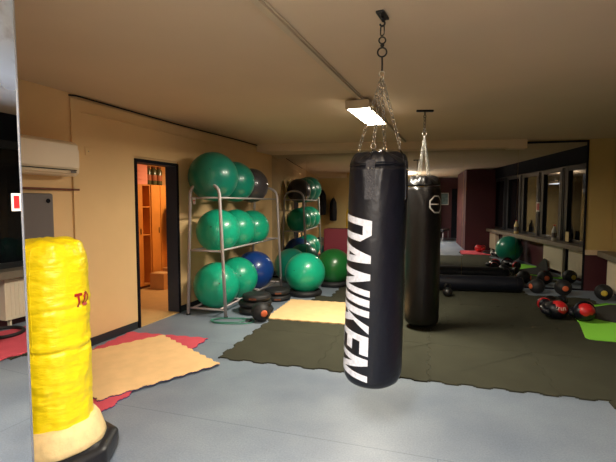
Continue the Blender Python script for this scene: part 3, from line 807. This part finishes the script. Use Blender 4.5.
def foam_tile(wx, wy, nx, ny, amp, th, m, loc, rz, label, group, under=None):
    poly = tile_poly(wx, wy, nx, ny, amp)
    if under:
        t = thing('foam_tile', label, 'floor mat', loc, rz, group)
        MB().prism(poly, 0, th*.5).build('under_layer', under, t); MB().prism(poly, th*.5, th).build('top_layer', m, t)
        return t
    o = MB().prism(poly, 0, th).build('foam_tile', m, None, loc, rz)
    return tag(o, label, 'floor mat', group)
GA = D2R(-2.6)
ga = Vector((math.cos(GA), math.sin(GA))); gb = Vector((-math.sin(GA), math.cos(GA)))
G0 = Vector((-1.83, 3.80))
GRP = 'olive puzzle mats covering the training floor'
xoff = [0, 0, 0.22, .45, .55]
cols = ['first', 'second', 'third', 'fourth', 'fifth', 'sixth']
rowsn = ['front', 'second', 'third', 'fourth', 'mirror-side']
proto = {}
for r in range(5):
    wy = 1.0 if r < 4 else .47
    if ('p', wy) not in proto:
        poly = tile_poly(1.0, wy, 8, 8 if wy == 1 else 4, .016, .003)
        mo = MB().prism(poly, 0, .012); bmesh.ops.recalc_face_normals(mo.bm, faces=mo.bm.faces)
        me = bpy.data.meshes.new('foam_tile'); mo.bm.to_mesh(me); mo.bm.free(); me.materials.append(M['olive']); proto[('p', wy)] = me
    for c in range(6):
        if r == 4 and c > 2: continue
        p = G0 + ga*(c*1.0+xoff[r]) + gb*(r*1.0)
        cx_ = p + ga*.5+gb*.5
        # stay clear of the right wall
        if (p+ga*1.05).x > 2.36+.12*p.y - .02: continue
        o = bpy.data.objects.new('foam_tile', proto[('p', wy)]); C.objects.link(o); o.location = (p.x, p.y, 0); o.rotation_euler = (0, 0, GA)
        tag(o, 'olive-black puzzle mat, %s in the %s row counted from the left' % (cols[c], rowsn[r]), 'floor mat', GRP)
for c, r, lb in ((3.35, -1, 'olive-black puzzle mat at the right, nearer the camera than the front row'),):
    p = G0+ga*c+gb*r*1.0
    o = bpy.data.objects.new('foam_tile', proto[('p', 1.0)]); C.objects.link(o); o.location = (p.x, p.y, 0); o.rotation_euler = (0, 0, GA); tag(o, lb, 'floor mat', GRP)
foam_tile(1.2, 1.13, 18, 18, .010, .014, M['beige'], (-1.83, 5.24, .0125), D2R(-1.5), 'beige puzzle mat lying on the olive ones behind the lettered bag', 'beige puzzle mats')
# near mats
a1 = math.atan2(3.61-4.291, -1.72+2.764)
PX = Vector((-2.764, 4.291)); ux = Vector((math.cos(a1), math.sin(a1))); uy = Vector((-ux.y, ux.x))
PB = PX - uy*1.08 + ux*.035
foam_tile(1.21, 1.08, 19, 16, .011, .014, M['beige'], (PB.x, PB.y, .0145), a1, 'beige puzzle mat lying askew on the red ones near the doorway', 'beige puzzle mats', M['bluefoam'])
foam_tile(1.0, .98, 12, 12, .013, .014, M['red'], (-3.20, 3.345, 0), D2R(0), 'rose red puzzle mat by the baseboard, half under the beige mat', 'red puzzle mats', M['bluefoam'])
foam_tile(1.0, 1.0, 12, 12, .013, .014, M['red'], (-3.17, 2.33, 0), D2R(-1), 'rose red puzzle mat showing between the yellow bag and the beige mat', 'red puzzle mats', M['bluefoam'])
foam_tile(1.0, 1.0, 12, 12, .013, .014, M['red'], (1.55, 2.30, .0125), D2R(4), 'pink puzzle mat by the window side, seen in both mirrors', 'red puzzle mats')
hp = tag(MB().torus((0, 0, .02), .22, .02, None, 48, 10).build('exercise_ring', M['rubber'], None, (2.36, 3.02, .0275)), 'black rubber ring lying on the pink mat', 'exercise ring')

# lime mat with charcoal mat on it
lm = thing('exercise_mat', 'lime green exercise mat on the floor at the right edge', 'exercise mat', (0, 0, 0))
MB().prism([(1.935, 5.33), (1.955, 5.27), (2.02, 5.25), (2.75, 5.18), (2.98, 5.6), (3.02, 7.18), (2.90, 7.22), (2.24, 6.72), (2.19, 6.60), (2.10, 6.0)], .013, .022).build('mat_sheet', M['lime'], lm)
MB().tube([(2.10, 6.02, .024), (2.19, 6.60, .025), (2.25, 6.73, .026), (2.90, 7.22, .026)], .008, 6).build('rolled_edge', M['lime'], lm)
dm = tag(MB().prism([(2.27, 6.28), (2.98, 5.66), (2.99, 7.10), (2.90,7.12),(2.27, 6.64)], .0225, .031).build('exercise_mat', M['charcoal']), 'charcoal exercise mat lying on the lime green one', 'exercise mat')
# charcoal sheet leaning by the radiator (seen in the mirror)
ws = tag(MB().prism([(0, 0), (.62, 0), (.62, .26), (.5, .27)], 0, .012).build('foam_sheet', M['charcoal'], None, (2.88, 5.70, .03)), 'charcoal foam sheet propped beside the radiator, seen in the mirror', 'foam sheet')
ws.rotation_euler = (D2R(82), 0, D2R(83))

# ------------------------------------------------------------------ gloves
def glove(loc, rz, roll, label, mbody, mface, sc=1.0, text=False, band=False):
    t = thing('boxing_glove', label, 'boxing glove', loc, rz, 'red and black boxing gloves on the mats')
    t.scale = (sc, sc, sc)
    def blob(mb, c, r, s): mb.sphere(c, r, 28, s)
    g = MB()
    prof = [(.045, -.20), (.060, -.185), (.062, -.12), (.055, -.06), (.072, .0), (.098, .06), (.104, .11), (.092, .16), (.06, .195), (.01, .205)]
    t_ = MB().lathe(prof, 32)
    bmesh.ops.transform(t_.bm, matrix=Matrix.Translation((0, 0, .088)) @ Matrix.Rotation(PI/2, 4, 'Y') @ Matrix.Diagonal((.84, 1, 1, 1)), verts=t_.bm.verts)
    t_.build('glove_body', mbody, t)
    th = MB().tube([(-.02, -.05, .085), (.05, -.10, .085), (.11, -.115, .08), (.15, -.10, .075)], .036, 14); th.sphere((.15, -.10, .075), .036, 16)
    th.build('thumb', mbody, t)
    MB().sphere((.118, .012, .104), .094, 28, (1.0, .93, .84)).build('face_patch', mface, t)
    if band: MB().torus((.10, .0, .095), .098, .012, Matrix.Rotation(.5, 3, 'Z') @ Matrix.Rotation(PI/2, 3, 'Y'), 36, 8).build('band', M['leather'], t)
    MB().cyl((-.19, 0, .088), (-.10, 0, .088), .064, 28, .060).build('cuff', M['leather'], t)
    MB().cyl((-.165, 0, .088), (-.13, 0, .088), .0665, 28).build('wrist_band', mface, t)
    if text:
        m2 = MB()
        for i in range(5):
            a = -.62+i*.24; n_ = Vector((math.cos(.22)*math.cos(a), math.cos(.22)*math.sin(a), math.sin(.22)))
            c = Vector((.118+n_.x*.094, .012+n_.y*.0875, .104+n_.z*.079))
            rt_ = Matrix.Rotation(a, 3, 'Z') @ Matrix.Rotation(-.22, 3, 'Y')
            m2.box(c.x-.001, c.x+.0025, c.y-.008, c.y-.003, c.z-.014, c.z+.014, rot=rt_, piv=c)
            m2.box(c.x-.001, c.x+.0025, c.y-.008, c.y+.006, c.z+(.008 if i % 2 else -.014), c.z+(.014 if i % 2 else -.008), rot=rt_, piv=c)
        m2.build('white_print', M['white'], t)
    return t
glove((1.86, 6.30, .012), D2R(-80), 0, 'black boxing glove with red face patch and white print, left of the group', M['leather'], M['red_leather'], 1.3, True)
glove((2.06, 6.80, .012), D2R(-140), 0, 'mostly black boxing glove at the back of the group', M['leather'], M['leather2'], 1.05)
glove((2.23, 6.18, .026), D2R(245), 0, 'black boxing glove with round red face patch, resting on the lime mat corner', M['leather'], M['red_leather'], 1.25, False, True)
glove((2.12, 2.58, .027), D2R(120), 0, 'red boxing glove on the pink mat, left one in the mirror', M['red_leather'], M['red_leather'], 1.2)
glove((2.35, 3.8, .012), D2R(70), 0, 'black and white boxing glove on the olive mats by the window side', M['leather'], M['white'], 1.1)

# ------------------------------------------------------------------ lying heavy bags, kettlebell
lb = thing('lying_punching_bag', 'long black heavy bag lying on the mats along the mirror', 'punching bag', (.30, 7.70, .014), D2R(4))
bb = MB()
PR = [(.02, 0), (.10, .006), (.128, .03), (.135, .07)]+[(.135+.002*math.sin(i*1.7), .07+i*.1) for i in range(1, 15)]+[(.128, 1.53), (.10, 1.56), (.02, 1.57)]
bb.lathe(PR, 40); bmesh.ops.transform(bb.bm, matrix=Matrix.Translation((0, 0, .137)) @ Matrix.Rotation(PI/2, 4, 'Y'), verts=bb.bm.verts)
bb.build('bag_body', M['leather'], lb)
for x in (.12, 1.45): MB().torus((x, 0, .137), .136, .004, Matrix.Rotation(PI/2, 3, 'Y'), 40, 6).build('seam', M['leather2'], lb)
MB().torus((1.585, 0, .15), .02, .004, Matrix.Rotation(PI/2, 3, 'X'), 18, 6).build('ring', M['chrome'], lb)
kb = thing('kettlebell', 'small black kettlebell in front of the lying bag, right of the rear bag', 'kettlebell', (.60, 7.20, .012), .4)
MB().sphere((0, 0, .075), .08, 28, (1, 1, .94)).build('bell', M['blackmetal'], kb)
MB().tube([(-.045, 0, .13), (-.05, 0, .175), (-.03, 0, .205), (.03, 0, .205), (.05, 0, .175), (.045, 0, .13)], .013, 10).build('handle', M['darksteel'], kb)

# ------------------------------------------------------------------ left wall furniture
ac = thing('air_conditioner', 'cream split air conditioner mounted high on the left wall', 'air conditioner', RF(0, 2.32, 1.79), RZ)
sh = MB()
prof = [(.002, 0), (.15, 0), (.185, .03), (.197, .10), (.195, .24), (.165, .315), (.12, .335), (.002, .335)]
vs0 = [sh.bm.verts.new((x, 0, z)) for x, z in prof]; vs1 = [sh.bm.verts.new((x, .84, z)) for x, z in prof]
sh.bm.faces.new(vs0[::-1]); sh.bm.faces.new(vs1)
for i in range(len(prof)): sh.bm.faces.new((vs0[i], vs0[(i+1) % len(prof)], vs1[(i+1) % len(prof)], vs1[i]))
sh.build('casing', M['ac'], ac)
MB().box(.180, .2015, .012, .828, .07, .30, .008).build('front_panel', M['ac'], ac)
MB().box(.165, .199, .03, .81, .050, .058, .002).build('outlet_slot', M['black_trim'], ac)
MB().box(.13, .19, .04, .80, .006, .014, .003).build('louvre', M['ac'], ac)
MB().box(.198, .2005, .74, .80, .028, .046).build('display', M['grey'], ac)
ps = tag(MB().box(0, .035, 0, .75, 0, .02, .004).build('wall_rail', M['lockerdark'], None, RF(.0, 2.55, 1.655), RZ), 'thin brown rail on the left wall below the air conditioner', 'rail')
gm = thing('hanging_mat', 'grey gym mat with rounded corners and a black eyelet, on the left wall', 'gym mat', RF(.0, 2.30, .62), RZ)
g_ = MB().box(.022, .06, 0, .68, 0, 1.0, .02, seg=3); g_.build('mat_panel', M['grey'], gm)
MB().torus((.062, .62, .93), .016, .006, Matrix.Rotation(PI/2, 3, 'Y'), 18, 6).cyl((.058, .62, .93), (.063, .62, .93), .014, 14).build('eyelet', M['black_trim'], gm)
MB().torus((.062, .06, .93), .016, .006, Matrix.Rotation(PI/2, 3, 'Y'), 18, 6).cyl((.058, .06, .93), (.063, .06, .93), .014, 14).build('eyelet', M['black_trim'], gm)
MB().cyl((.0, .62, .93), (.06, .62, .93), .006, 8).cyl((.0, .06, .93), (.06, .06, .93), .006, 8).build('hook', M['darksteel'], gm)
bl = thing('junction_box', 'small cream junction box cover on the left wall near the air conditioner', 'junction box', RF(.018, 3.43, 2.07), RZ)
MB().box(0, .008, -.04, .04, -.045, .045, .004).build('cover', M['wall'], bl)
MB().cyl((.008, 0, 0), (.010, 0, 0), .005, 8).build('screw', M['grey'], bl)
fs = tag(MB().box(0, .02, -.035, .035, 0, .30, .003).build('wall_bracket', M['black_trim'], None, RF(.045, 8.15, 2.15), RZ), 'dark narrow bracket high on the wall in the corner beside the mirror', 'bracket')
MB().box(-.03, .0, -.015, .015, .1, .2).build('mounting_block', M['black_trim'], fs)

# ------------------------------------------------------------------ radiators under the ledge
def radiator(s0, ln, label):
    t = thing('radiator', label, 'radiator', RF(DR-.02, s0, 0), RZ, 'cream radiators below the window ledge')
    b = MB().box(-.11, -.0, 0, ln, .10, .60, .006); b.build('panel', M['radiator'], t)
    s = MB()
    for i in range(int(ln/.05)): s.box(-.115, -.11, .02+i*.05, .04+i*.05, .14, .56)
    s.build('fins', M['radiator'], t)
    gr = MB()
    for i in range(int(ln/.04)): gr.box(-.10, -.01, .01+i*.04, .03+i*.04, .60, .608)
    gr.build('top_grille', M['radiator'], t)
    MB().cyl((-.05, ln+.0, .16), (-.05, ln+.06, .16), .018, 12).cyl((-.05, ln+.04, .16), (-.05, ln+.04, 0), .009, 10).build('valve', M['chrome'], t)
    for y in (.08, ln-.08): MB().box(-.08, -.03, y-.01, y+.01, 0, .10).build('foot', M['radiator'], t)
    return t
radiator(7.45, .90, 'cream radiator at the right edge beside the yellow-disc medicine ball')
radiator(6.28, .92, 'cream radiator second from the mirror, behind the charcoal foam sheet')
radiator(3.50, 1.10, 'cream radiator behind the teal ball in the mirror')
radiator(2.22, .62, 'cream radiator farthest from the mirror, beside the maroon partition')
pp = tag(MB().cyl((0, 0, 0), (0, 0, .62), .025, 12).cyl((0, .10, 0), (0, .10, .62), .018, 12).build('heating_pipe', M['black_trim'], None, RF(DR-.1, 7.31), RZ), 'pair of dark heating pipes between two radiators', 'pipes')

# bottles and cards on the ledge
def bottle(s, d, label, m, h=.24, R=.035):
    t = thing('bottle', label, 'bottle', RF(DR-d, s, .715), RZ, 'bottles on the window ledge')
    MB().lathe([(R*.9, 0), (R, .01), (R, h*.62), (R*.55, h*.80), (R*.38, h*.86), (R*.38, h*.93)], 24).build('bottle_body', m, t)
    MB().lathe([(R*.42, h*.92), (R*.45, h*.93), (R*.45, h), (R*.3, h*1.005)], 20).build('cap', M['redprint'], t)
    MB().lathe([(R*1.01, h*.2), (R*1.02, h*.21), (R*1.02, h*.5), (R*1.01, h*.51)], 24).build('paper_label', M['grey'], t)
bottle(6.72, .10, 'white bottle on the window ledge, nearer the mirror', M['white'], .34, .05)
bottle(4.55, .12, 'pale orange bottle on the window ledge, further from the mirror', M['foam'], .36, .06)
cd = thing('framed_card', 'small framed card standing on the window ledge near the mirror', 'card', RF(DR-.02, 7.15, .715), RZ)
MB().box(-.012, 0, -.09, .09, 0, .24, .003).build('card_frame', M['black_trim'], cd)
MB().box(-.014, -.012, -.07, .07, .02, .22).build('card_print', M['foam'], cd)
sg = thing('wall_sign', 'small red and white sign on the window mullion', 'sign', RF(DR+.016, 5.56, 1.42), RZ)
MB().box(-.004, 0, -.10, .10, -.10, .13).build('sign_plate', M['white'], sg)
MB().box(-.006, -.004, -.075, .075, -.06, .10).build('red_field', M['redprint'], sg)

# ------------------------------------------------------------------ things seen only in the mirror
pc = thing('picture', 'pale blue picture on the maroon wall, reflected beside the rear bag', 'picture', (1.40, -2.95, 1.45))
MB().box(-.19, .19, 0, .025, 0, .52, .004).build('picture_frame', M['white'], pc)
MB().box(-.165, .165, .025, .028, .025, .495).build('print', M['picture'], pc)
dk = bpy.data.objects.new('door_2', None); C.objects.link(dk); dk.location = (2.1, -2.95, 0); dk['kind'] = 'structure'
MB().box(-.38, .42, 0, .05, 0, 2.15, .005).build('door_leaf', M['black_trim'], dk)
MB().box(-.08, .02, .05, .055, .3, 1.9).build('glazing_strip', M['picture'], dk)
def coat(loc, label, h, w_):
    t = thing('coat', label, 'coat', loc, 0, 'dark coats on the end wall')
    MB().lathe([(w_*.5, 0), (w_*.9, .02), (w_, h*.4), (w_*.85, h*.8), (w_*.4, h*.95), (.03, h)], 24, lambda r, z, a: (r*(1+.1*math.sin(5*a)), z)).build('coat_body', M['cloth'], t)
    MB().tube([(0, 0, h), (0, 0, h+.05), (0, -w_, h+.06)], .008, 6).build('hook', M['darksteel'], t)
coat((-3.78, -1.80, 1.0), 'dark coat hanging on the end wall, further from the windows', 1.1, .17)
coat((-3.30, -1.82, .75), 'long dark coat hanging on the end wall nearer the yellow bag', 1.0, .16)
rdm = thing('gym_bench', 'padded dark gym bench by the end wall', 'bench', (1.2, -1.6, 0), .3)
MB().box(-.25, .25, -.55, .55, .40, .48, .02).build('pad', M['leather'], rdm)
for x in (-.2, .2):
    for y in (-.45, .45): MB().cyl((x, y, 0), (x, y, .41), .02, 10).build('leg', M['rack'], rdm)

# ------------------------------------------------------------------ camera, world, colour
cam = bpy.data.cameras.new('camera'); co = bpy.data.objects.new('camera', cam); C.objects.link(co)
cam.sensor_width = 36; cam.sensor_fit = 'HORIZONTAL'; cam.lens = 427/616*36; cam.clip_start = .05
co.location = (0, 0, CH); co.rotation_euler = (PI/2-D2R(3.75), 0, D2R(13.53))
scn.camera = co
wd = bpy.data.worlds.new('world'); scn.world = wd; wd.use_nodes = True
bg = wd.node_tree.nodes['Background']; bg.inputs[0].default_value = (.02, .022, .03, 1); bg.inputs[1].default_value = 1
scn.view_settings.view_transform = 'Standard'; scn.view_settings.look = 'None'
scn.view_settings.gamma = 1; scn.view_settings.use_curve_mapping = False
scn.view_settings.exposure = 0.35
